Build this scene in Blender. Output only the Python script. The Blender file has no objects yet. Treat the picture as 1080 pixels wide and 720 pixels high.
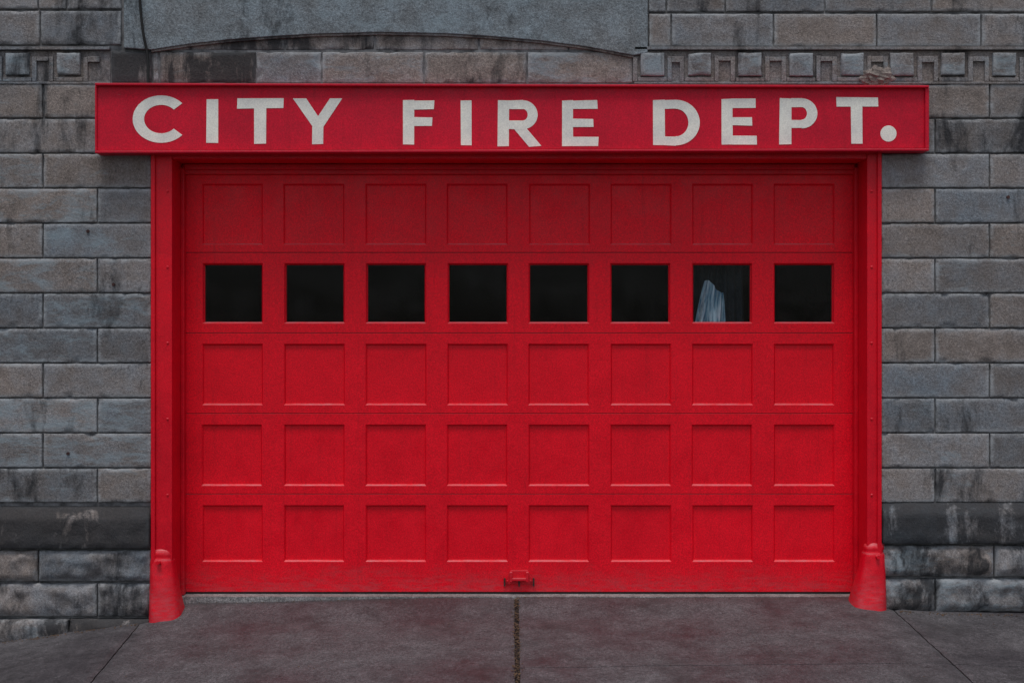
import bpy, math, random
from mathutils import Vector, noise
random.seed(7)
scene = bpy.context.scene
scene.view_settings.view_transform = 'Standard'
scene.view_settings.look = 'None'
scene.view_settings.exposure = 0

# ---------------------------------------------------------------- dimensions
CAMZ = 1.70; CAMD = 8.0; F = 1360.0
def X(px, y=0.0): return (px-540.0)*(CAMD+y)/F      # metres, survey of the facade at depth y
def Z(py, y=0.0): return CAMZ+(360.0-py)*(CAMD+y)/F
YD = 0.25   # door recess

# ---------------------------------------------------------------- material helpers
def new_mat(name):
    m = bpy.data.materials.new(name); m.use_nodes = True
    nt = m.node_tree; nt.nodes.clear()
    out = nt.nodes.new('ShaderNodeOutputMaterial')
    b = nt.nodes.new('ShaderNodeBsdfPrincipled')
    nt.links.new(b.outputs[0], out.inputs[0])
    return m, nt, b
def setin(nt, sock, v):
    if isinstance(v, bpy.types.NodeSocket): nt.links.new(v, sock)
    elif isinstance(v, (tuple, list)) and len(v) == 3 and sock.type == 'RGBA': sock.default_value = (*v, 1)
    else: sock.default_value = v
def coords(nt, scale=(1, 1, 1), loc=(0, 0, 0)):
    tc = nt.nodes.new('ShaderNodeTexCoord'); mp = nt.nodes.new('ShaderNodeMapping')
    mp.inputs['Scale'].default_value = scale; mp.inputs['Location'].default_value = loc
    nt.links.new(tc.outputs['Object'], mp.inputs[0]); return mp.outputs[0]
def noi(nt, vec, scale, detail=4, rough=0.55, dist=0.0):
    n = nt.nodes.new('ShaderNodeTexNoise'); n.inputs['Scale'].default_value = scale
    n.inputs['Detail'].default_value = min(detail, 5); n.inputs['Roughness'].default_value = rough
    n.inputs['Distortion'].default_value = dist
    nt.links.new(vec, n.inputs['Vector']); return n.outputs[0]
def rng(nt, v, a, b, c=0.0, d=1.0):
    n = nt.nodes.new('ShaderNodeMapRange'); n.clamp = True
    setin(nt, n.inputs[0], v)
    for i, q in enumerate((a, b, c, d)): setin(nt, n.inputs[1+i], q)
    return n.outputs[0]
def mth(nt, op, a, b=0.0):
    n = nt.nodes.new('ShaderNodeMath'); n.operation = op
    setin(nt, n.inputs[0], a); setin(nt, n.inputs[1], b); return n.outputs[0]
def mixc(nt, fac, a, b, mode='MIX'):
    n = nt.nodes.new('ShaderNodeMix'); n.data_type = 'RGBA'; n.blend_type = mode
    setin(nt, n.inputs[0], fac); setin(nt, n.inputs[6], a); setin(nt, n.inputs[7], b)
    return n.outputs[2]
def mulv(nt, col, val):
    n = nt.nodes.new('ShaderNodeVectorMath'); n.operation = 'SCALE'
    setin(nt, n.inputs[0], col); setin(nt, n.inputs['Scale'], val); return n.outputs[0]
def hbump(nt, b, terms):
    h = None
    for s, k in terms:
        t = mth(nt, 'MULTIPLY', s, k); h = t if h is None else mth(nt, 'ADD', h, t)
    n = nt.nodes.new('ShaderNodeBump'); n.inputs['Strength'].default_value = 1.0
    n.inputs['Distance'].default_value = 1.0; setin(nt, n.inputs['Height'], h)
    nt.links.new(n.outputs[0], b.inputs['Normal'])

# ---- weathered stone (vertex attribute blk: R brightness, G tint, B soot, A blue paint; edge: 1 at the arris)
def stone_mat(name, warm=(0.222, 0.186, 0.168), cool=(0.142, 0.160, 0.182)):
    m, nt, b = new_mat(name)
    at = nt.nodes.new('ShaderNodeAttribute'); at.attribute_name = 'blk'
    ed = nt.nodes.new('ShaderNodeAttribute'); ed.attribute_name = 'edge'
    sp = nt.nodes.new('ShaderNodeSeparateColor'); nt.links.new(at.outputs['Color'], sp.inputs[0])
    R, G, B = sp.outputs[0], sp.outputs[1], sp.outputs[2]; A = at.outputs['Alpha']; E = ed.outputs['Fac']
    v = coords(nt); vs = coords(nt, (1, 1, 0.32), (3, 1, 5)); vh = coords(nt, (0.55, 1, 1.5), (8, 2, 1))
    big = noi(nt, v, 1.3, 2); mid = noi(nt, v, 7, 5, 0.65); fine = noi(nt, v, 62, 3, 0.75); vf = noi(nt, v, 210, 1, 0.7)
    t = mth(nt, 'ADD', mth(nt, 'MULTIPLY', G, 0.45), mth(nt, 'MULTIPLY', big, 0.9))
    t = rng(nt, mth(nt, 'ADD', t, mth(nt, 'MULTIPLY', mid, 0.9)), 0.92, 1.50)
    c = mixc(nt, t, warm, cool)
    c = mulv(nt, c, rng(nt, R, 0, 1, 0.80, 1.22))
    c = mulv(nt, c, rng(nt, mid, 0.28, 0.72, 0.70, 1.30))
    c = mulv(nt, c, rng(nt, fine, 0.3, 0.7, 0.68, 1.32))
    c = mulv(nt, c, rng(nt, vf, 0.3, 0.7, 0.64, 1.36))
    # remnants of pale blue paint / efflorescence
    p1 = noi(nt, vh, 7.0, 5, 0.75, 0.4); p2 = big
    thr = rng(nt, A, 0, 1, 0.70, 0.43)
    pm = rng(nt, mth(nt, 'SUBTRACT', mth(nt, 'ADD', mth(nt, 'MULTIPLY', p1, 0.75), mth(nt, 'MULTIPLY', p2, 0.28)), thr), 0.0, 0.12, 0, 0.60)
    c = mixc(nt, pm, c, (0.25, 0.315, 0.355))
    # lime smears and worn pale arrises along the joints
    em = mth(nt, 'MULTIPLY', E, rng(nt, mth(nt, 'ADD', p1, mth(nt, 'MULTIPLY', fine, 0.35)), 0.56, 0.80, 0.05, 0.85))
    c = mixc(nt, em, c, (0.34, 0.355, 0.37))
    # soot and damp
    s1 = noi(nt, vs, 4.5, 5, 0.72, 0.3)
    st = rng(nt, B, 0, 1, 0.70, 0.26)
    sm = rng(nt, mth(nt, 'SUBTRACT', s1, st), 0.0, 0.14, 0, 0.88)
    c = mixc(nt, sm, c, (0.022, 0.023, 0.026))
    pit = rng(nt, mid, 0.60, 0.70, 0, 0.35)
    pit = mth(nt, 'MULTIPLY', pit, rng(nt, fine, 0.5, 0.6))
    c = mixc(nt, pit, c, (0.05, 0.046, 0.046))
    nt.links.new(c, b.inputs['Base Color']); b.inputs['Roughness'].default_value = 0.9
    b.inputs['Specular IOR Level'].default_value = 0.25
    hbump(nt, b, ((mid, 0.010), (fine, 0.0040), (vf, 0.0010)))
    return m
STONE = stone_mat('weathered_stone')
PANEL = stone_mat('smooth_grey_stone', (0.185, 0.190, 0.195), (0.168, 0.205, 0.232))

def simple_mat(name, col, rough=0.85, var=0.25, sc=30, bs=0.4, bd=0.004):
    m, nt, b = new_mat(name); v = coords(nt)
    a = noi(nt, v, sc, 4, 0.65)
    rgb = nt.nodes.new('ShaderNodeRGB'); rgb.outputs[0].default_value = (*col, 1)
    c = mulv(nt, rgb.outputs[0], rng(nt, a, 0.3, 0.7, 1-var, 1+var))
    nt.links.new(c, b.inputs['Base Color']); b.inputs['Roughness'].default_value = rough
    b.inputs['Specular IOR Level'].default_value = 0.25
    hbump(nt, b, ((a, bs*bd),)); return m
MORTAR = simple_mat('lime_mortar', (0.15, 0.15, 0.155), 0.95, 0.75, 12)
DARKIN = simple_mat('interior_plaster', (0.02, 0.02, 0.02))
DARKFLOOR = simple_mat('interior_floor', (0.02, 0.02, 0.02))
DIRT = simple_mat('joint_dirt', (0.022, 0.017, 0.015), 1.0, 0.6, 25)
BLACK = simple_mat('black_rubber', (0.012, 0.012, 0.012), 0.6, 0.2)
LEAF = simple_mat('dry_debris', (0.10, 0.06, 0.035), 0.9, 0.5, 40)
ROOF = simple_mat('roof_felt', (0.05, 0.05, 0.05))
RUST = simple_mat('rusty_iron', (0.05, 0.022, 0.02), 0.7, 0.5, 40)
def cloth_mat():
    m, nt, b = new_mat('curtain_cloth'); v = coords(nt, (1, 1, 0.15))
    c = mixc(nt, rng(nt, noi(nt, v, 45, 3), 0.38, 0.62), (0.10, 0.24, 0.34), (0.62, 0.76, 0.82))
    nt.links.new(c, b.inputs['Base Color']); b.inputs['Roughness'].default_value = 0.9
    return m
CLOTH = cloth_mat()
CLOTH2 = simple_mat('dark_curtain_cloth', (0.030, 0.040, 0.048), 0.95)

def red_mat(name, base, dark, wear=0.5, bottom=True, rough=0.5, stip=1.0):
    m, nt, b = new_mat(name); v = coords(nt); vx = coords(nt, (0.5, 1, 3.0), (2, 0, 4)); vz = coords(nt, (5, 1, 0.35), (1, 3, 2))
    big = noi(nt, v, 1.6, 3, 0.6); mid = noi(nt, v, 9, 4, 0.6); fine = noi(nt, v, 75, 2, 0.7); vf = noi(nt, v, 190, 1, 0.75)
    c = mixc(nt, rng(nt, mth(nt, 'ADD', mth(nt, 'MULTIPLY', big, 0.6), mth(nt, 'MULTIPLY', mid, 0.4)), 0.36, 0.66), dark, base)
    c = mulv(nt, c, rng(nt, fine, 0.3, 0.7, 1-0.22*stip, 1+0.16*stip))
    c = mulv(nt, c, rng(nt, vf, 0.32, 0.68, 1-0.38*stip, 1+0.26*stip))
    sep = nt.nodes.new('ShaderNodeSeparateXYZ'); geo = nt.nodes.new('ShaderNodeNewGeometry')
    nt.links.new(geo.outputs['True Normal'], sep.inputs[0])
    stq = rng(nt, noi(nt, vz, 5, 4, 0.65), 0.56, 0.78, 0, 0.22)
    c = mixc(nt, stq, c, (0.20, 0.004, 0.010))
    wn = noi(nt, vx, 26, 5, 0.7)
    ch = rng(nt, wn, 0.72, 0.745, 0, 0.5*wear)
    c = mixc(nt, ch, c, (0.45, 0.20, 0.20))
    # dust lying on upward facing ledges
    dm = mth(nt, 'MULTIPLY', rng(nt, sep.outputs[2], 0.25, 0.7), rng(nt, wn, 0.35, 0.62, 0.15, 0.7))
    c = mixc(nt, dm, c, (0.50, 0.17, 0.19))
    if bottom:
        sp = nt.nodes.new('ShaderNodeSeparateXYZ'); nt.links.new(geo.outputs['Position'], sp.inputs[0])
        hm = rng(nt, mth(nt, 'ADD', sp.outputs[2], mth(nt, 'MULTIPLY', mid, 0.35)), 0.28, 0.46, 0.5, 0.0)
        hm = mth(nt, 'MULTIPLY', hm, rng(nt, wn, 0.38, 0.60))
        c = mixc(nt, hm, c, (0.42, 0.07, 0.085))
    nt.links.new(c, b.inputs['Base Color'])
    rr = rng(nt, mid, 0.3, 0.7, rough-0.08, rough+0.15); nt.links.new(rr, b.inputs['Roughness'])
    b.inputs['Specular IOR Level'].default_value = 0.24
    hbump(nt, b, ((mid, 0.0020), (fine, 0.0006), (vf, 0.0002)))
    return m
RED = red_mat('red_door_paint', (0.92, 0.002, 0.018), (0.76, 0.0015, 0.015), rough=0.40, stip=0.6)
REDF = red_mat('red_frame_paint', (0.80, 0.003, 0.018), (0.58, 0.003, 0.016), 0.7, True, 0.38, 0.45)
REDS = red_mat('red_sign_paint', (0.70, 0.004, 0.030), (0.50, 0.003, 0.024), 0.8, False, 0.48, 0.5)

def white_mat():
    m, nt, b = new_mat('cream_letter_paint'); v = coords(nt); vx = coords(nt, (1, 1, 2.2), (5, 5, 5))
    c = mixc(nt, rng(nt, noi(nt, v, 7, 5, 0.65), 0.38, 0.70), (0.88, 0.86, 0.77), (0.70, 0.69, 0.65))
    c = mulv(nt, c, rng(nt, noi(nt, v, 140, 2), 0.3, 0.7, 0.86, 1.08))
    c = mixc(nt, rng(nt, noi(nt, vx, 20, 5, 0.7), 0.66, 0.74, 0, 0.40), c, (0.45, 0.16, 0.16))
    nt.links.new(c, b.inputs['Base Color']); b.inputs['Roughness'].default_value = 0.6
    return m
WHITE = white_mat()

def glass_mat():
    m, nt, b = new_mat('dusty_window_glass'); nt.nodes.remove(b)
    out = [n for n in nt.nodes if n.type == 'OUTPUT_MATERIAL'][0]
    tr = nt.nodes.new('ShaderNodeBsdfTransparent'); tr.inputs[0].default_value = (0.88, 0.90, 0.91, 1)
    gl = nt.nodes.new('ShaderNodeBsdfGlossy'); gl.inputs['Roughness'].default_value = 0.08
    df = nt.nodes.new('ShaderNodeBsdfDiffuse'); df.inputs[0].default_value = (0.25, 0.25, 0.24, 1)
    m1 = nt.nodes.new('ShaderNodeMixShader'); m1.inputs[0].default_value = 0.006
    nt.links.new(tr.outputs[0], m1.inputs[1]); nt.links.new(gl.outputs[0], m1.inputs[2])
    v = coords(nt); d = rng(nt, noi(nt, v, 9, 5, 0.7), 0.42, 0.8, 0.0, 0.03)
    m2 = nt.nodes.new('ShaderNodeMixShader'); nt.links.new(d, m2.inputs[0])
    nt.links.new(m1.outputs[0], m2.inputs[1]); nt.links.new(df.outputs[0], m2.inputs[2])
    nt.links.new(m2.outputs[0], out.inputs[0]); return m
GLASS = glass_mat()

def concrete_mat(name, a, bcol, stain=0.8):
    m, nt, b = new_mat(name); v = coords(nt); vy = coords(nt, (1.1, 0.8, 1), (4, 7, 0))
    big = noi(nt, vy, 1.2, 4, 0.6); mid = noi(nt, v, 9, 5, 0.7); fine = noi(nt, v, 52, 3, 0.8); vf = noi(nt, v, 150, 1, 0.8)
    c = mixc(nt, rng(nt, mth(nt, 'ADD', mth(nt, 'MULTIPLY', big, 0.75), mth(nt, 'MULTIPLY', mid, 0.25)), 0.38, 0.64), a, bcol)
    c = mulv(nt, c, rng(nt, mid, 0.3, 0.7, 0.80, 1.20))
    c = mulv(nt, c, rng(nt, fine, 0.3, 0.7, 0.50, 1.50))
    c = mulv(nt, c, rng(nt, vf, 0.3, 0.7, 0.50, 1.50))
    c = mixc(nt, rng(nt, noi(nt, vy, 2.3, 5, 0.7), 0.53, 0.72, 0, stain), c, (0.028, 0.025, 0.027))
    c = mixc(nt, rng(nt, noi(nt, v, 31, 4, 0.65), 0.65, 0.73, 0, 0.5), c, (0.20, 0.195, 0.20))
    vo = nt.nodes.new('ShaderNodeTexVoronoi'); vo.feature = 'DISTANCE_TO_EDGE'; vo.inputs['Scale'].default_value = 1.1
    wv = nt.nodes.new('ShaderNodeVectorMath'); wv.operation = 'ADD'
    nn = nt.nodes.new('ShaderNodeTexNoise'); nn.inputs['Scale'].default_value = 5; nn.inputs['Detail'].default_value = 4
    nt.links.new(v, nn.inputs['Vector'])
    sc = nt.nodes.new('ShaderNodeVectorMath'); sc.operation = 'SCALE'; sc.inputs['Scale'].default_value = 0.45
    nt.links.new(nn.outputs['Color'], sc.inputs[0]); nt.links.new(v, wv.inputs[0]); nt.links.new(sc.outputs[0], wv.inputs[1])
    nt.links.new(wv.outputs[0], vo.inputs['Vector'])
    crack = mth(nt, 'MULTIPLY', rng(nt, vo.outputs['Distance'], 0.0, 0.006, 0.5, 0), rng(nt, big, 0.52, 0.60))
    c = mixc(nt, crack, c, (0.014, 0.012, 0.012))
    nt.links.new(c, b.inputs['Base Color'])
    nt.links.new(rng(nt, big, 0.35, 0.65, 0.50, 0.85), b.inputs['Roughness']); b.inputs['Specular IOR Level'].default_value = 0.4
    hbump(nt, b, ((mid, 0.0035), (fine, 0.0032), (vf, 0.0014)))
    return m
CONC = concrete_mat('stained_concrete', (0.050, 0.045, 0.050), (0.098, 0.092, 0.098))
CONC2 = concrete_mat('sill_concrete', (0.20, 0.19, 0.19), (0.28, 0.27, 0.27), 0.3)
ASPH = simple_mat('asphalt', (0.05, 0.05, 0.05), 0.9, 0.3, 30)
GRND = simple_mat('packed_earth', (0.09, 0.08, 0.06), 0.95, 0.4, 2)
LINEP = simple_mat('road_paint', (0.6, 0.6, 0.55), 0.7)

# ---------------------------------------------------------------- mesh helpers
def mk(name, verts, faces, mat, parent=None, smooth=False, attr=None, bevel=0, edge=None):
    me = bpy.data.meshes.new(name); me.from_pydata(verts, [], faces); me.update()
    if attr:
        ca = me.color_attributes.new(name='blk', type='FLOAT_COLOR', domain='POINT')
        flat = [q for a in attr for q in a]; ca.data.foreach_set('color', flat)
    if edge and len(edge) == len(verts):
        ea = me.attributes.new(name='edge', type='FLOAT', domain='POINT'); ea.data.foreach_set('value', edge)
    me.materials.append(mat)
    if smooth: me.polygons.foreach_set('use_smooth', [True]*len(me.polygons))
    o = bpy.data.objects.new(name, me); scene.collection.objects.link(o)
    if parent: o.parent = parent
    if bevel:
        md = o.modifiers.new('bev', 'BEVEL'); md.width = bevel; md.segments = 2; md.limit_method = 'ANGLE'
    return o
class Bag:
    def __init__(s): s.v = []; s.f = []; s.a = []; s.e = []
    def add(s, v, f, a=None, e=None):
        o = len(s.v); s.v += v; s.f += [tuple(i+o for i in q) for q in f]
        if a is not None: s.a += [a]*len(v)
        s.e += e if e else [0.0]*len(v)
    def box(s, x0, x1, y0, y1, z0, z1, a=None):
        s.add([(x0, y0, z0), (x1, y0, z0), (x1, y1, z0), (x0, y1, z0), (x0, y0, z1), (x1, y0, z1), (x1, y1, z1), (x0, y1, z1)],
              [(0, 3, 2, 1), (4, 5, 6, 7), (0, 1, 5, 4), (1, 2, 6, 5), (2, 3, 7, 6), (3, 0, 4, 7)], a)
    def prism(s, poly, y0, y1, a=None):   # poly CCW list of (x,z); y0 front
        n = len(poly)
        v = [(x, y0, z) for x, z in poly]+[(x, y1, z) for x, z in poly]
        f = [tuple(range(n)), tuple(range(2*n-1, n-1, -1))]
        f += [(i, i+n, (i+1) % n+n, (i+1) % n) for i in range(n)]
        s.add(v, f, a)
    def cyl(s, p, axis, r, h, n=16, r2=None):
        p = Vector(p); ax = Vector(axis).normalized(); u = ax.orthogonal().normalized(); w = ax.cross(u)
        r2 = r if r2 is None else r2
        v = [tuple(p+(u*math.cos(2*math.pi*i/n)+w*math.sin(2*math.pi*i/n))*r) for i in range(n)]
        v += [tuple(p+ax*h+(u*math.cos(2*math.pi*i/n)+w*math.sin(2*math.pi*i/n))*r2) for i in range(n)]
        f = [(i, (i+1) % n, (i+1) % n+n, i+n) for i in range(n)]+[tuple(range(n-1, -1, -1)), tuple(range(n, 2*n))]
        s.add(v, f)
def empty(name):
    o = bpy.data.objects.new(name, None); scene.collection.objects.link(o); return o

# ---- a dressed or rock-faced stone block with worn, wobbly arrises
def block(bag, x0, x1, z0, z1, yf=0.0, rough=0.0025, soot=0.0, blue=0.25, gap=0.0045, ch=0.007, deep=0.03, res=None, bright=None, tint=None, topch=0.0):
    vis = (-3.6 < x0 < 3.6 or -3.6 < x1 < 3.6) and z0 < 4.1
    res = res or (0.020 if vis else 0.12)
    x0 += gap; x1 -= gap; z0 += gap; z1 -= gap
    if x1-x0 < 0.02 or z1-z0 < 0.01: return
    def axis(a, b):
        n = max(2, int((b-a)/res)); L = [a, a+ch*0.35, a+ch]
        L += [a+ch+(b-a-2*ch)*i/n for i in range(1, n)]
        return L+[b-ch, b-ch*0.35, b]
    xs, zs = axis(x0, x1), axis(z0, z1); nx, nz = len(xs), len(zs)
    seed = random.random()*50; tilt = random.uniform(-1, 1)*0.0025
    v = []; el = []
    for z in zs:
        for x in xs:
            d = min(x-x0, x1-x, z-z0, z1-z)
            e = min(1.0, d/ch); p = ch*(1-math.sqrt(max(0, 1-(1-e)**2)))
            n = noise.fractal(Vector((x*9+seed, z*9, seed)), 0.9, 2.0, 4)
            env = min(1.0, d/0.035) if rough > 0.006 else e
            y = yf+p+n*rough*env+tilt*(z-z0)/(z1-z0)
            if rough > 0.006: y -= rough*0.9*env
            if topch and z > z1-topch: y += (z-(z1-topch))*0.9
            wx = noise.noise(Vector((z*22+seed, seed, 1)))*0.0028; wz = noise.noise(Vector((x*22, seed, 4)))*0.0028
            if e < 1:
                chip = max(0, noise.noise(Vector((x*14, z*14, seed+9)))-0.25)*0.06
                y += chip
            xx = x+wx if (x-x0 < ch or x1-x < ch) else x
            zz = z+wz if (z-z0 < ch or z1-z < ch) else z
            v.append((xx, y, zz)); el.append(1.0 if d <= ch*1.01 else max(0.0, 1-(d-ch)/0.022))
    f = [(j*nx+i, j*nx+i+1, (j+1)*nx+i+1, (j+1)*nx+i) for j in range(nz-1) for i in range(nx-1)]
    o = len(v); per = [i for i in range(nx)]+[j*nx+nx-1 for j in range(1, nz)]+[(nz-1)*nx+i for i in range(nx-2, -1, -1)]+[j*nx for j in range(nz-2, 0, -1)]
    v += [(v[i][0], yf+deep+0.02, v[i][2]) for i in per]; n = len(per); el += [0.6]*n
    f += [(per[k], o+k, o+(k+1) % n, per[(k+1) % n]) for k in range(n)]
    a = (random.random() if bright is None else bright, random.random() if tint is None else tint, min(1, max(0, soot+random.uniform(-.12, .16))), min(1, max(0, blue+random.uniform(-.25, .35))))
    bag.add(v, f, a, el)

# ================================================================ BUILDING
bld = empty('fire_station_building')
LX, RX = X(160), X(929)            # masonry opening
courses = [88+36.85*i for i in range(13)]
wall = Bag()
def sidecourses(side, ytop, ybot, full_first, **kw):
    fw, hw = (115/170.0, 57.5/170.0)
    e = LX if side < 0 else RX
    p = e; first = True
    while abs(p) < 7.0:
        w = hw if (first and not full_first) else fw
        q = p+side*w*(1+(random.uniform(-.03, .03) if abs(p) < 3 and not first else 0))
        block(wall, min(p, q), max(p, q), Z(ybot), Z(ytop), **kw)
        p = q; first = False
for side in (-1, 1):
    for i in range(12):
        low = i >= 9
        sidecourses(side, courses[i], courses[i+1], i % 2 == 0,
                    soot=(0.20 if i > 1 else 0.38) + (0.10 if i == 11 else 0), blue=(0.74 if (side < 0 and low) else (0.42 if side < 0 else 0.26)))
for side, yb in ((-1, 0), (1, -5)):
    def run(y0, y1, widths, **kw):
        p = LX if side < 0 else RX; k = 0
        while abs(p) < 7.0:
            q = p+side*widths[min(k, len(widths)-1)]
            block(wall, min(p, q), max(p, q), Z(y1), Z(y0), **kw); p = q; k += 1
    run(532+yb, 578+yb, (0.95, 0.95), yf=-0.045, soot=0.92, blue=0.22, rough=0.009, topch=0.075, deep=0.09)
    run(579+yb, 613+yb, (0.70, 0.68), yf=-0.012, soot=0.52, blue=0.35, rough=0.030, deep=0.06)
    run(614+yb, 650+yb, (0.335, 0.68), yf=-0.012, soot=0.60, blue=0.40, rough=0.026, deep=0.06)
    run(651+yb, 720, (0.5, 0.8), yf=-0.05, soot=0.74, blue=0.15, rough=0.02, deep=0.1)
def row(y0, y1, edges, **kw):
    for a, b_ in zip(edges[:-1], edges[1:]): block(wall, X(a), X(b_), Z(y1), Z(y0), **kw)
def seq(a, b_, step): 
    L = [a]
    while L[-1] < b_: L.append(L[-1]+step)
    return L
row(11, 48, list(reversed([128, 42]+[42-115*k for k in range(1, 7)])), soot=0.42, blue=0.2)
row(-26, 10, list(reversed([128, 70, 40]+[40-115*k for k in range(1, 7)])), soot=0.44, blue=0.2)
row(14, 50, [684, 708, 816, 925, 1035]+seq(1150, 1700, 115), soot=0.22, blue=0.25)
row(-24, 13, [684, 703, 765, 870, 983, 1095]+seq(1210, 1700, 115), soot=0.36, blue=0.25)
for k in range(1, 10):
    y1 = -26-(k-1)*37; off = 57 if k % 2 else 0
    row(y1-36, y1, seq(-640+off, 1700, 115), soot=0.3, blue=0.3)
row(53, 88, [117, 160], soot=0.85, blue=0.12)
row(54, 88, [160, 167, 270], yf=0.012, soot=0.60, blue=0.35, deep=0.02)
row(54, 88, [270, 339], yf=0.012, soot=0.25, blue=0.85, deep=0.02)
row(54, 88, [339, 447, 556], yf=0.012, soot=0.42, blue=0.3, tint=0.05, deep=0.02)
row(54, 88, [556, 668], yf=0.012, soot=0.3, blue=0.66, tint=0.4, deep=0.02)
row(30, 53, [160, 300, 395, 505, 600, 668], yf=0.014, soot=0.50, blue=0.2, tint=0.15, deep=0.02)
row(89, 162, [160, 290, 420, 545, 670, 800, 929], yf=0.01, res=0.1)
w = mk('stone_wall', wall.v, wall.f, STONE, bld, True, wall.a, edge=wall.e)

pan = Bag()
arc = [(160, 53), (200, 47), (240, 42.5), (285, 39), (330, 36.5), (400, 34.5), (470, 36), (520, 39), (570, 43.5), (620, 50), (668, 59)]
poly = [(X(x), Z(y)) for x, y in arc]+[(X(683), Z(56)), (X(683), Z(-62)), (X(131), Z(-62)), (X(131), Z(51))]
pan.prism(poly, -0.012, 0.03, (0.6, 0.8, 0.30, 0.55))
mk('lintel_panel', pan.v, pan.f, PANEL, bld, False, pan.a, 0.004)
ab = Bag()
for (x0, y0), (x1, y1) in zip(arc[:-1], arc[1:]):
    ab.prism([(X(x0), Z(y0+2.2)), (X(x1), Z(y1+2.2)), (X(x1), Z(y1+0.2)), (X(x0), Z(y0+0.2))], -0.003, 0.02, (0.4, 0.3, 0.55, 0.3))
mk('arch_bead', ab.v, ab.f, STONE, bld, False, ab.a)
fret = Bag(); sq = Bag()
A0 = (0.55, 0.8, 0.30, 0.5)
def bx(a, b_, y0, y1, f0, f1, at, bag=fret): bag.box(X(a), X(b_), f0, f1, Z(y1), Z(y0), at)
for (a, b_) in ((-640, 116), (669, 1720)):
    bx(a, b_, 53.3, 88, 0.013, 0.05, (0.4, 0.5, 0.46, 0.40))
    bx(a, b_, 49.8, 53, -0.012, 0.05, A0)
    bx(a, b_, 86.6, 89.0, -0.008, 0.013, A0)
def fretunit(c):
    j = lambda: random.uniform(-1.1, 1.1)
    block(sq, X(c-12.5+j()), X(c+12.5+j()), Z(80+j()), Z(56), yf=-0.012, rough=0.004, soot=random.uniform(.1, .45), blue=random.uniform(.6, 1.1), gap=0.001, ch=0.008, deep=0.02, tint=0.9)
    at = (random.uniform(.5, .9), random.uniform(.5, 1), random.uniform(.15, .50), random.uniform(.45, .9))
    bx(c-20.5, c-16+j()*.5, 60, 86, -0.003, 0.013, at); bx(c+16+j()*.5, c+20.5, 60+j(), 86, -0.003, 0.013, at)
    bx(c-15.2, c+15.2, 82+j()*.5, 86, -0.004, 0.013, at)
    bx(c+20.6, c+33.0, 60+j()*.5, 65+j(), -0.004, 0.013, at)
for k in range(-6, 2): fretunit(18+54*k)
for k in range(0, 18): fretunit(684+53.6*k+(4 if k == 0 else 0))
mk('fret_band', fret.v, fret.f, STONE, bld, False, fret.a, 0.003)
mk('fret_squares', sq.v, sq.f, STONE, bld, True, sq.a, edge=sq.e)
lump = Bag()
n = 22; m_ = 14
vv = []
for j in range(m_+1):
    for i in range(n):
        th = 2*math.pi*i/n; ph = math.pi*j/m_
        d = Vector((math.sin(ph)*math.cos(th), math.sin(ph)*math.sin(th), math.cos(ph)))
        r = 1+0.5*noise.fractal(d*2.2, 0.8, 2, 4)
        vv.append((X(925)+d.x*0.11*r, 0.0+d.y*0.035*r, Z(81)+d.z*0.055*r))
ff = [(j*n+i, j*n+(i+1) % n, (j+1)*n+(i+1) % n, (j+1)*n+i) for j in range(m_) for i in range(n)]
lump.add(vv, ff, (0.5, 0.0, 0.3, 0.0))
mk('broken_masonry', lump.v, lump.f, STONE, bld, False, lump.a)

mb = Bag(); YB = 0.016
OT = Z(163)
for (a, b_, z0, z1) in ((-7, LX, -0.6, 5.9), (RX, 7, -0.6, 5.9), (LX, RX, OT, 5.9)):
    mb.box(a, b_, YB+0.003, 0.45, z0, z1)
mk('mortar_core', mb.v, mb.f, MORTAR, bld)
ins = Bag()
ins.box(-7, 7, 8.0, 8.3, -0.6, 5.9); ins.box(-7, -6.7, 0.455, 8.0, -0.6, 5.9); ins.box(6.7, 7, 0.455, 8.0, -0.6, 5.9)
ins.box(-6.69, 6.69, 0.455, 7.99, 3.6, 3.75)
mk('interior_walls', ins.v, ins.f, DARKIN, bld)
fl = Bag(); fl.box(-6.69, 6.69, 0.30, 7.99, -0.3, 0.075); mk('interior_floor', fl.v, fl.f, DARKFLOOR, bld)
rf = Bag(); rf.box(-7.1, 7.1, -0.12, 8.4, 5.905, 6.1); mk('roof_and_coping', rf.v, rf.f, ROOF, bld)
an = Bag()
for px, py in ((93, 244), (1063, 208), (120, 300), (72, 478)):
    an.cyl((X(px), 0.01, Z(py)), (0, -1, 0), 0.010, 0.02, 10)
mk('wall_anchors', an.v, an.f, RUST, bld)

# ================================================================ CABLE
def tube(name, pts, r, mat, parent=None):
    cu = bpy.data.curves.new(name, 'CURVE'); cu.dimensions = '3D'; cu.bevel_depth = r; cu.bevel_resolution = 3
    s = cu.splines.new('BEZIER'); s.bezier_points.add(len(pts)-1)
    for p, q in zip(s.bezier_points, pts): p.co = q; p.handle_left_type = p.handle_right_type = 'AUTO'
    cu.materials.append(mat); o = bpy.data.objects.new(name, cu); scene.collection.objects.link(o)
    if parent: o.parent = parent
    return o
tube('electrical_cable', [(X(143), -0.03, 5.9), (X(147), -0.04, Z(-60)), (X(149), -0.03, Z(2)), (X(153), -0.035, Z(38)), (X(157), -0.03, Z(60)), (X(159), -0.06, Z(92))], 0.0085, BLACK)

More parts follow.
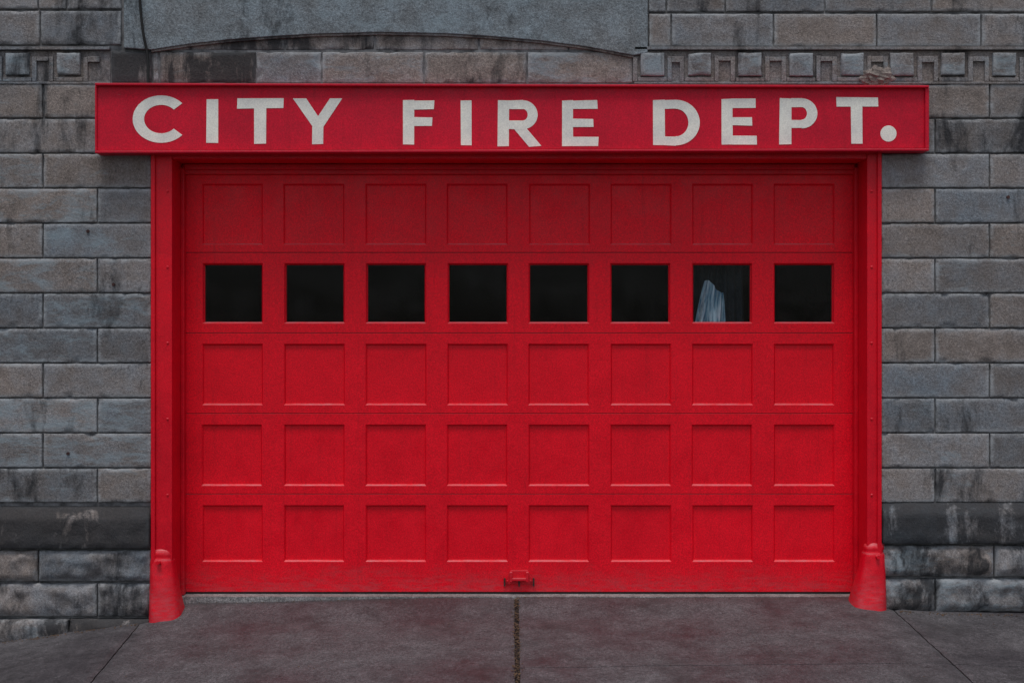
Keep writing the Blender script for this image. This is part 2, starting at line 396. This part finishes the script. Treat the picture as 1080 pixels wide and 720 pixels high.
# ================================================================ DOOR FRAME
gate = empty('garage_door')
JL, JR = X(182), X(914)
fr = Bag()
def jamb(outer, inner, s):
    a, b_ = min(outer, inner), max(outer, inner)
    z0, z1 = 0.0, Z(160)
    fr.box(a, b_, -0.012, YD+0.10, z0, z1)
    e = outer
    fr.box(min(e, e+s*0.026), max(e, e+s*0.026), -0.030, -0.0125, z0, z1)
    fr.box(min(inner, inner+s*0.022), max(inner, inner+s*0.022), YD-0.055, YD-0.012, 0.09, Z(178, YD))
jamb(LX+0.002, JL, 1); jamb(RX-0.002, JR, -1)
fr.box(JL+0.001, JR-0.001, -0.010, YD+0.09, Z(168), Z(160)+0.02)
fr.box(JL+0.002, JR-0.002, YD-0.03, YD+0.08, Z(184.5, YD), Z(168)-0.0015)
fr.box(JL+0.024, JR-0.024, YD-0.055, YD-0.0315, Z(180, YD), Z(168)-0.003)
mk('door_frame', fr.v, fr.f, REDF, gate, bevel=0.004)
bo = Bag()
for k in range(5):
    z = 0.75+k*0.47
    bo.cyl((JL-0.028, -0.0125, z), (0, -1, 0), 0.008, 0.005, 10, 0.005)
    bo.cyl((JR+0.028, -0.0125, z), (0, -1, 0), 0.008, 0.005, 10, 0.005)
mk('frame_rivets', bo.v, bo.f, REDF, gate)

def guard(name, s, xo, xi_top, xi_bot, ztop, zbot):
    bag = Bag(); nr = 40; ns = 32; v = []
    for j in range(nr+1):
        t = j/nr; z = ztop+(zbot-ztop)*t
        k = t**1.25
        xi = xi_top+(xi_bot-xi_top)*k
        cx = (xo+xi)/2; rx = abs(xi-xo)/2; ry = 0.045+0.095*k
        if t < 0.10: q = math.sqrt(max(0.0, 1-(1-t/0.10)**2)); rx *= 0.35+0.65*q; ry *= 0.1+0.9*q
        if 0.10 < t < 0.17: rx *= 0.94; ry *= 0.9
        for i in range(ns):
            th = 2*math.pi*i/ns
            c, s_ = math.cos(th), math.sin(th)
            dx = math.copysign(abs(c)**0.75, c)*rx; dy = math.copysign(abs(s_)**0.75, s_)*ry
            nn = 0.006*noise.fractal(Vector((c*1.5, s_*1.5, z*9+s)), 1, 2, 3)
            v.append((cx+dx*(1+nn*3), 0.02+dy*(1 if dy < 0 else 1.4)+nn, z))
    f = [(j*ns+i, (j+1)*ns+i, (j+1)*ns+(i+1) % ns, j*ns+(i+1) % ns) for j in range(nr) for i in range(ns)]
    f.append(tuple(range(ns)))
    bag.add(v, f)
    mk(name, bag.v, bag.f, REDF, gate, True)
    b2 = Bag()
    b2.cyl(((xo+xi_top)/2, -0.04, ztop-0.09), (0, -1, 0), 0.013, 0.03, 6)
    mk(name+'_bolt', b2.v, b2.f, REDF, gate)
guard('wheel_guard_a', -1, X(158), X(181), X(195), Z(576), -0.06)
guard('wheel_guard_b', 1, X(934), X(913), X(894), Z(570), 0.0)

# ================================================================ DOOR LEAF
def DX(px): return X(px, YD)
def DZ(py): return Z(py, YD)
colL = [213+86.15*k for k in range(8)]
cw = 64
rows = [(194, 258), (277.5, 341), (362.5, 427), (447.5, 512), (532.5, 592)]
secs = [(184, 266.3), (266.3, 351), (351, 435.8), (435.8, 520.6), (520.6, 624)]
x0d, x1d = JL+0.003, JR-0.003
door = Bag()
for si, ((py0, py1), (s0, s1)) in enumerate(zip(rows, secs)):
    g = 0.0018
    yF = YD+random.uniform(-0.002, 0.002)
    zt, zb = DZ(s0)-g, DZ(s1)+g
    xs = [x0d]
    for c in colL:
        j = random.uniform(-0.5, 0.5); xs += [DX(c+j), DX(c+cw+j+random.uniform(-.4, .4))]
    xs.append(x1d); zs = [zb, DZ(py1), DZ(py0), zt]
    nx = len(xs)
    v = [(x, yF, z) for z in zs for x in xs]; f = []
    for j in range(3):
        for i in range(nx-1):
            if j == 1 and i % 2 == 1: continue
            f.append((j*nx+i, j*nx+i+1, (j+1)*nx+i+1, (j+1)*nx+i))
    def loopadd(i, dep1, ins1, prev):
        o = len(v)
        for (ix, iz), (sx, sz) in zip(((i, 1), (i+1, 1), (i+1, 2), (i, 2)), ((1, 1), (-1, 1), (-1, -1), (1, -1))):
            v.append((xs[ix]+sx*ins1, yF+dep1, zs[iz]+sz*ins1))
        for k in range(4): f.append((prev[k], prev[(k+1) % 4], o+(k+1) % 4, o+k))
        return [o, o+1, o+2, o+3]
    for i in range(1, nx-1, 2):
        pr = [nx+i, nx+i+1, 2*nx+i+1, 2*nx+i]
        if si == 1:
            a = loopadd(i, 0.004, 0.004, pr); a = loopadd(i, 0.016, 0.004, a); a = loopadd(i, 0.022, 0.0105, a); loopadd(i, 0.05, 0.0105, a)
        else:
            a = loopadd(i, 0.002, 0.0005, pr); a = loopadd(i, 0.006, 0.005, a); a = loopadd(i, 0.017, 0.009, a)
            f.append(tuple(a))
    o = len(v); v += [(x0d, yF+0.045, zb), (x1d, yF+0.045, zb), (x1d, yF+0.045, zt), (x0d, yF+0.045, zt)]
    bot = list(range(nx)); top = [3*nx+i for i in range(nx)]
    f.append(tuple([o, o+1]+bot[::-1])); f.append(tuple(top+[o+2, o+3]))
    f.append((nx-1, o+1, o+2, 4*nx-1, 3*nx-1, 2*nx-1)); f.append((0, nx, 2*nx, 3*nx, o+3, o))
    if si != 1: f.append((o, o+3, o+2, o+1))
    door.add(v, f)
mk('door_panels', door.v, door.f, RED, gate, bevel=0.0020)
ws = Bag()
for (s0, s1) in secs[:-1]: ws.box(x0d+0.02, x1d-0.02, YD+0.006, YD+0.04, DZ(s1)-0.0015, DZ(s1)+0.0015)
ws.box(x0d, x1d, YD+0.004, YD+0.045, DZ(626.5), DZ(624)+0.0015)
mk('weather_seal', ws.v, ws.f, BLACK, gate)
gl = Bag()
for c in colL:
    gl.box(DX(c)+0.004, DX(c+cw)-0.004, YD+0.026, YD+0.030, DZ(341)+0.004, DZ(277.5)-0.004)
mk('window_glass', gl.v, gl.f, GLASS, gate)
la = Bag()
cx = DX(547.5)
la.prism([(cx-0.085, DZ(615)), (cx+0.085, DZ(615)), (cx+0.075, DZ(608)), (cx+0.055, DZ(601)), (cx-0.055, DZ(601)), (cx-0.075, DZ(608))], YD-0.012, YD-0.0025)
la.box(cx-0.05, cx+0.05, YD-0.045, YD-0.0125, DZ(611), DZ(608.5))
for sx in (-1, 1):
    la.box(cx+sx*0.052-0.008, cx+sx*0.052+0.008, YD-0.05, YD-0.0125, DZ(612), DZ(602))
    la.cyl((cx+sx*0.075, YD-0.0121, DZ(612)), (0, -1, 0), 0.007, 0.006, 8)
mk('latch_bracket', la.v, la.f, REDF, gate, bevel=0.002)
lb = Bag(); lb.box(cx-0.098, cx-0.087, YD-0.03, YD-0.003, DZ(617), DZ(609)); lb.box(cx+0.087, cx+0.098, YD-0.03, YD-0.003, DZ(617), DZ(609))
lb.cyl((cx, YD-0.03, DZ(617)), (0, 0, 1), 0.006, 0.05, 8)
mk('latch_bolt', lb.v, lb.f, RUST, gate)

def curtain(name, xl, xr, zt, zb, y, mat, pinch=0.5, folds=5, parent=None, lean=0.0):
    nx, nz = 60, 20; v = []
    for j in range(nz+1):
        t = j/nz; z = zt+(zb-zt)*t
        wdt = pinch+(1-pinch)*t**0.8
        for i in range(nx+1):
            u = i/nx
            x = (xl+xr)/2+(u-0.5)*(xr-xl)*wdt+lean*(1-t)
            v.append((x, y+0.018*math.sin(u*folds*2*math.pi+0.6*t)+0.008*math.sin(u*13+t*3), z+0.04*math.sin(u*4+1)*(1-t)))
    f = [(j*(nx+1)+i, j*(nx+1)+i+1, (j+1)*(nx+1)+i+1, (j+1)*(nx+1)+i) for j in range(nz) for i in range(nx)]
    return mk(name, v, f, mat, parent, True)
curtain('window_curtain', X(730, 0.34), X(766, 0.34), Z(302, 0.34), Z(356, 0.34), 0.34, CLOTH, 0.55, 3.5, lean=0.03)
curtain('window_curtain.001', X(722, 0.42), X(786, 0.42), Z(268, 0.42), Z(360, 0.42), 0.43, CLOTH2, 0.9, 7)

# ================================================================ SIGN
sign = empty('fire_department_sign')
YS = -0.050
sg = Bag()
def SP(px, py, y=YS): return (X(px, y), Z(py, y))
def lerp(a, b_, t): return a+(b_-a)*t
def sy(px, top):
    t = (px-100)/880.0; return lerp(87.5, 90, t) if top else lerp(161.5, 159, t)
def strip(pxa, pxb, fa, fb, y0, y1):
    sg.prism([SP(pxa, fb(pxa), y0), SP(pxb, fb(pxb), y0), SP(pxb, fa(pxb), y0), SP(pxa, fa(pxa), y0)], y0, y1)
strip(102, 978, lambda p: sy(p, 1)+2.5, lambda p: sy(p, 0)-2.5, YS, 0.004)
strip(100, 980, lambda p: sy(p, 1), lambda p: sy(p, 1)+2.4, -0.085, 0.004)
strip(100, 980, lambda p: sy(p, 0)-2.4, lambda p: sy(p, 0), -0.115, 0.004)
strip(100, 102, lambda p: sy(p, 1)+2.5, lambda p: sy(p, 0)-2.5, -0.062, YS-0.001)
strip(976, 980, lambda p: sy(p, 1)+2.5, lambda p: sy(p, 0)-2.5, -0.070, YS-0.001)
mk('sign_beam', sg.v, sg.f, REDS, sign, bevel=0.003)
lt = Bag(); cnt = [0]
def poly_(pts):
    cnt[0] += 1
    P = [SP(x, y) for x, y in pts]
    ar = sum(P[i][0]*P[(i+1) % len(P)][1]-P[(i+1) % len(P)][0]*P[i][1] for i in range(len(P)))
    if ar < 0: P = P[::-1]
    lt.prism(P, YS-0.0016-0.00025*(cnt[0] % 5), YS+0.001)
def rect(a, b_, c, d):
    q = lambda: random.uniform(-0.45, 0.45)
    poly_([(a+q(), b_+q()), (c+q(), b_+q()), (c+q(), d+q()), (a+q(), d+q())])
def band(cx, cy, rx, ry, th, a0, a1, n=30, thy=None):
    thy = thy or th
    cnt[0] += 1
    for i in range(n):
        t0 = math.radians(lerp(a0, a1, i/n)); t1 = math.radians(lerp(a0, a1, (i+1)/n))
        P = [SP(cx+r*math.cos(t), cy-q*math.sin(t)) for r, q, t in ((rx, ry, t0), (rx, ry, t1), (rx-th, ry-thy, t1), (rx-th, ry-thy, t0))]
        lt.prism(P if a1 > a0 else P[::-1], YS-0.0016-0.00025*(cnt[0] % 5), YS+0.001)
band(170, 125.8, 30, 25, 12, 42, 318, thy=10)                 # C
rect(218, 104.5, 230.5, 151)                                   # I
rect(250, 104, 299, 114.5); rect(268, 114, 280.5, 152)         # T
poly_([(309, 104), (323, 104), (341, 131), (330, 134)]); poly_([(348, 104), (361, 104), (341, 134), (330, 131)]); rect(329, 130, 341, 152)  # Y
rect(425, 106, 436.5, 152.5); rect(436, 106, 458, 115.5); rect(436, 124, 456, 133)   # F
rect(486, 106, 497.5, 153)                                     # I
rect(525, 106, 536.5, 154.5); rect(536, 106, 552, 115); rect(536, 127.5, 552, 136.5); band(551.5, 121.2, 15.5, 15.2, 10.5, -90, 90, thy=9.2)
poly_([(542, 136), (554, 134), (571, 154), (558, 155)])          # R
rect(593, 106, 604.5, 154.5); rect(604, 106, 630, 115); rect(604, 125.5, 626, 134); rect(604, 144.5, 631, 154)   # E
rect(689, 105.5, 701, 153.5); rect(700.5, 105.5, 713, 115); rect(700.5, 144, 713, 153.5); band(712.5, 129.5, 25.5, 24, 12, -90, 90, thy=9.5)  # D
rect(761, 104.5, 772.5, 152.5); rect(772, 104.5, 797, 114); rect(772, 124, 793, 132.5); rect(772, 143, 798, 152.5)  # E
rect(822, 104, 834.5, 152.5); rect(834, 104, 846, 113); rect(834, 126.5, 846, 135.5); band(845.5, 119.8, 16.5, 15.8, 11, -90, 90, thy=9.2)  # P
rect(882, 103, 926, 113); rect(897.5, 112.5, 909.5, 152)       # T
poly_([(937+8.5*math.cos(i*math.pi/12), 141+8.5*math.sin(i*math.pi/12)) for i in range(24)])
mk('sign_letters', lt.v, lt.f, WHITE, sign)

# ================================================================ GROUND
hp = [(-9, -0.20), (-4.5, -0.19), (-3.18, -0.15), (-2.35, -0.035), (-1.5, 0.0), (0, 0.03), (2.2, 0.055), (2.6, 0.035), (3.2, 0.02), (9, 0.0)]
def h0(x):
    for (a, p), (b_, q) in zip(hp[:-1], hp[1:]):
        if x <= b_: return lerp(p, q, max(0, min(1, (x-a)/(b_-a))))
    return hp[-1][1]
def H(x, y):
    z = h0(x)+0.035*min(y, 0.0)
    if y > -0.25:
        t = min(1, (y+0.25)/0.45); t = t*t*(3-2*t)
        m = max(0, min(1, (2.25-abs(x))/0.1))
        tgt = lerp(0.045, 0.083, max(0, min(1, (x+2.0)/1.6)))
        z = lerp(z, max(z, tgt), t*m)
    return z+0.004*noise.fractal(Vector((x*1.7, y*1.7, 0)), 1, 2, 3)
def slab(name, fl_, fr_, y0, y1, parent, nx=90, ny=60, mat=CONC):
    v = []
    for j in range(ny+1):
        y = lerp(y0, y1, j/ny)
        for i in range(nx+1):
            x = lerp(fl_(y), fr_(y), i/nx)
            z = H(x, y)
            e = min(abs(x-fl_(y)), abs(x-fr_(y)))
            if e < 0.006: z -= 0.006
            jx = 0.006*noise.noise(Vector((y*11, x*3, 2))) if i in (0, nx) else 0
            v.append((x+jx, y, z))
    f = [(j*(nx+1)+i, j*(nx+1)+i+1, (j+1)*(nx+1)+i+1, (j+1)*(nx+1)+i) for j in range(ny) for i in range(nx)]
    o = len(v); per = list(range(nx+1))+[j*(nx+1)+nx for j in range(1, ny+1)]+[ny*(nx+1)+i for i in range(nx-1, -1, -1)]+[j*(nx+1) for j in range(ny-1, 0, -1)]
    v += [(v[i][0], v[i][1], v[i][2]-0.08) for i in per]; n = len(per)
    f += [(per[k], o+k, o+(k+1) % n, per[(k+1) % n]) for k in range(n)]
    return mk(name, v, f, mat, parent)
walk = empty('sidewalk'); drive = empty('driveway_apron')
jl = lambda y: -2.30-0.08*y; jr = lambda y: 2.36+0.03*y; jc = lambda y: 0.028
g = 0.004
yj = -1.22
slab('slab_a', lambda y: jl(y)+g, lambda y: jc(y)-0.014, -3.6, 0.27, drive)
slab('slab_b', lambda y: jc(y)+0.014, lambda y: jr(y)-g, yj+0.004, 0.27, drive)
slab('slab_c', lambda y: jc(y)+0.014, lambda y: jr(y)-g, -3.6, yj-0.004, drive)
slab('slab_d', lambda y: -5.2, lambda y: jl(y)-g, -3.6, 0.05, walk)
slab('slab_e', lambda y: jr(y)+g, lambda y: 5.2, yj+0.004, 0.05, walk)
slab('slab_f', lambda y: jr(y)+g, lambda y: 5.2, -3.6, yj-0.004, walk)
slab('slab_g', lambda y: -9.0, lambda y: -5.21, -3.6, 0.05, walk, 20, 20)
slab('slab_h', lambda y: 5.21, lambda y: 9.0, -3.6, 0.05, walk, 20, 20)
nx = 60; v = []; f = []
for j in range(25):
    y = -3.58+j*(3.84/24)
    for i in range(nx+1):
        x = lerp(-5.0, 5.0, i/nx); v.append((x, y, H(x, y)-0.014))
f = [(j*(nx+1)+i, j*(nx+1)+i+1, (j+1)*(nx+1)+i+1, (j+1)*(nx+1)+i) for j in range(24) for i in range(nx)]
mk('joint_bed', v, f, DIRT, drive)
sl = Bag()
n = 40
for i in range(n):
    a, b_ = lerp(JL+0.002, JR-0.002, i/n), lerp(JL+0.002, JR-0.002, (i+1)/n)
    sl.box(a, b_-0.0, 0.17+0.01*noise.noise(Vector((i*.5, 0, 0))), 0.30, 0.0, 0.0865)
mk('door_sill', sl.v, sl.f, CONC2, drive)
kb = Bag(); kb.box(-9, jl(-3.6)-0.3, -3.76, -3.605, -0.45, -0.22); kb.box(jr(-3.6)+0.3, 9, -3.76, -3.605, -0.45, -0.12); kb.box(jl(-3.6)-0.3, jr(-3.6)+0.3, -3.76, -3.605, -0.45, -0.17)
mk('kerb', kb.v, kb.f, CONC2, walk, bevel=0.015)
rd = Bag(); rd.add([(-60, -14, -0.34), (60, -14, -0.34), (60, -3.765, -0.34), (-60, -3.765, -0.34)], [(0, 1, 2, 3)]); mk('road', rd.v, rd.f, ASPH)
ln = Bag()
for k in range(-12, 12): ln.add([(k*5, -9.1, -0.336), (k*5+3, -9.1, -0.336), (k*5+3, -8.98, -0.336), (k*5, -8.98, -0.336)], [(0, 1, 2, 3)])
mk('road_marking', ln.v, ln.f, LINEP)
gr = Bag(); gr.add([(-900, -900, -0.46), (900, -900, -0.46), (900, 900, -0.46), (-900, 900, -0.46)], [(0, 1, 2, 3)]); mk('ground', gr.v, gr.f, GRND)

db = Bag()
def bit(x, y, s):
    z = H(x, y)+s*0.15; a = random.random()*6.28; n = 5
    pts = [(x+s*math.cos(a+i*1.256)*random.uniform(.5, 1.2), y+s*math.sin(a+i*1.256)*random.uniform(.4, 1), z+random.uniform(-.2, .35)*s) for i in range(n)]
    db.add(pts+[(x, y, z+s*0.5)], [(i, (i+1) % n, n) for i in range(n)])
for _ in range(320):
    y = -random.random()**1.2*1.9+0.15; bit(jc(y)+random.gauss(0, 0.011), y, random.uniform(0.003, 0.009))
for _ in range(160): bit(random.uniform(-2.0, 2.1), 0.165-abs(random.gauss(0, 0.03)), random.uniform(0.002, 0.007))
for _ in range(190):
    x = random.choice((random.uniform(-3.4, -2.3), random.uniform(2.35, 3.4))); bit(x, -0.075-abs(random.gauss(0, 0.03)), random.uniform(0.003, 0.010))
for _ in range(160): bit(random.uniform(-3.4, 3.4), random.uniform(-2.2, -0.1), random.uniform(0.002, 0.006))
mk('leaf_litter', db.v, db.f, LEAF)

# ================================================================ LIGHT
wd = bpy.data.worlds.new('World'); scene.world = wd; wd.use_nodes = True
nt = wd.node_tree; nt.nodes.clear()
wo = nt.nodes.new('ShaderNodeOutputWorld'); bg = nt.nodes.new('ShaderNodeBackground'); sk = nt.nodes.new('ShaderNodeTexSky')
sk.sky_type = 'NISHITA'; sk.sun_disc = False; sk.sun_elevation = math.radians(70); sk.sun_rotation = math.radians(190)
sk.dust_density = 2.0
hs = nt.nodes.new('ShaderNodeHueSaturation'); hs.inputs['Saturation'].default_value = 0.5
nt.links.new(sk.outputs[0], hs.inputs['Color']); nt.links.new(hs.outputs[0], bg.inputs[0]); nt.links.new(bg.outputs[0], wo.inputs[0])
bg.inputs[1].default_value = 0.130
sd = bpy.data.lights.new('sun', 'SUN'); sd.energy = 1.5; sd.angle = math.radians(22); sd.color = (1, 0.97, 0.93)
so = bpy.data.objects.new('sun', sd); scene.collection.objects.link(so)
el, az = math.radians(70), math.radians(190)
d = Vector((math.sin(az)*math.cos(el), math.cos(az)*math.cos(el), math.sin(el)))
so.rotation_euler = d.to_track_quat('Z', 'Y').to_euler()
# ================================================================ CAMERA
cd = bpy.data.cameras.new('camera'); co = bpy.data.objects.new('camera', cd); scene.collection.objects.link(co)
co.location = (0, -CAMD, CAMZ); co.rotation_euler = (math.radians(90), 0, 0)
cd.sensor_width = 36; cd.lens = 36*F/1080; cd.clip_end = 3000
scene.camera = co
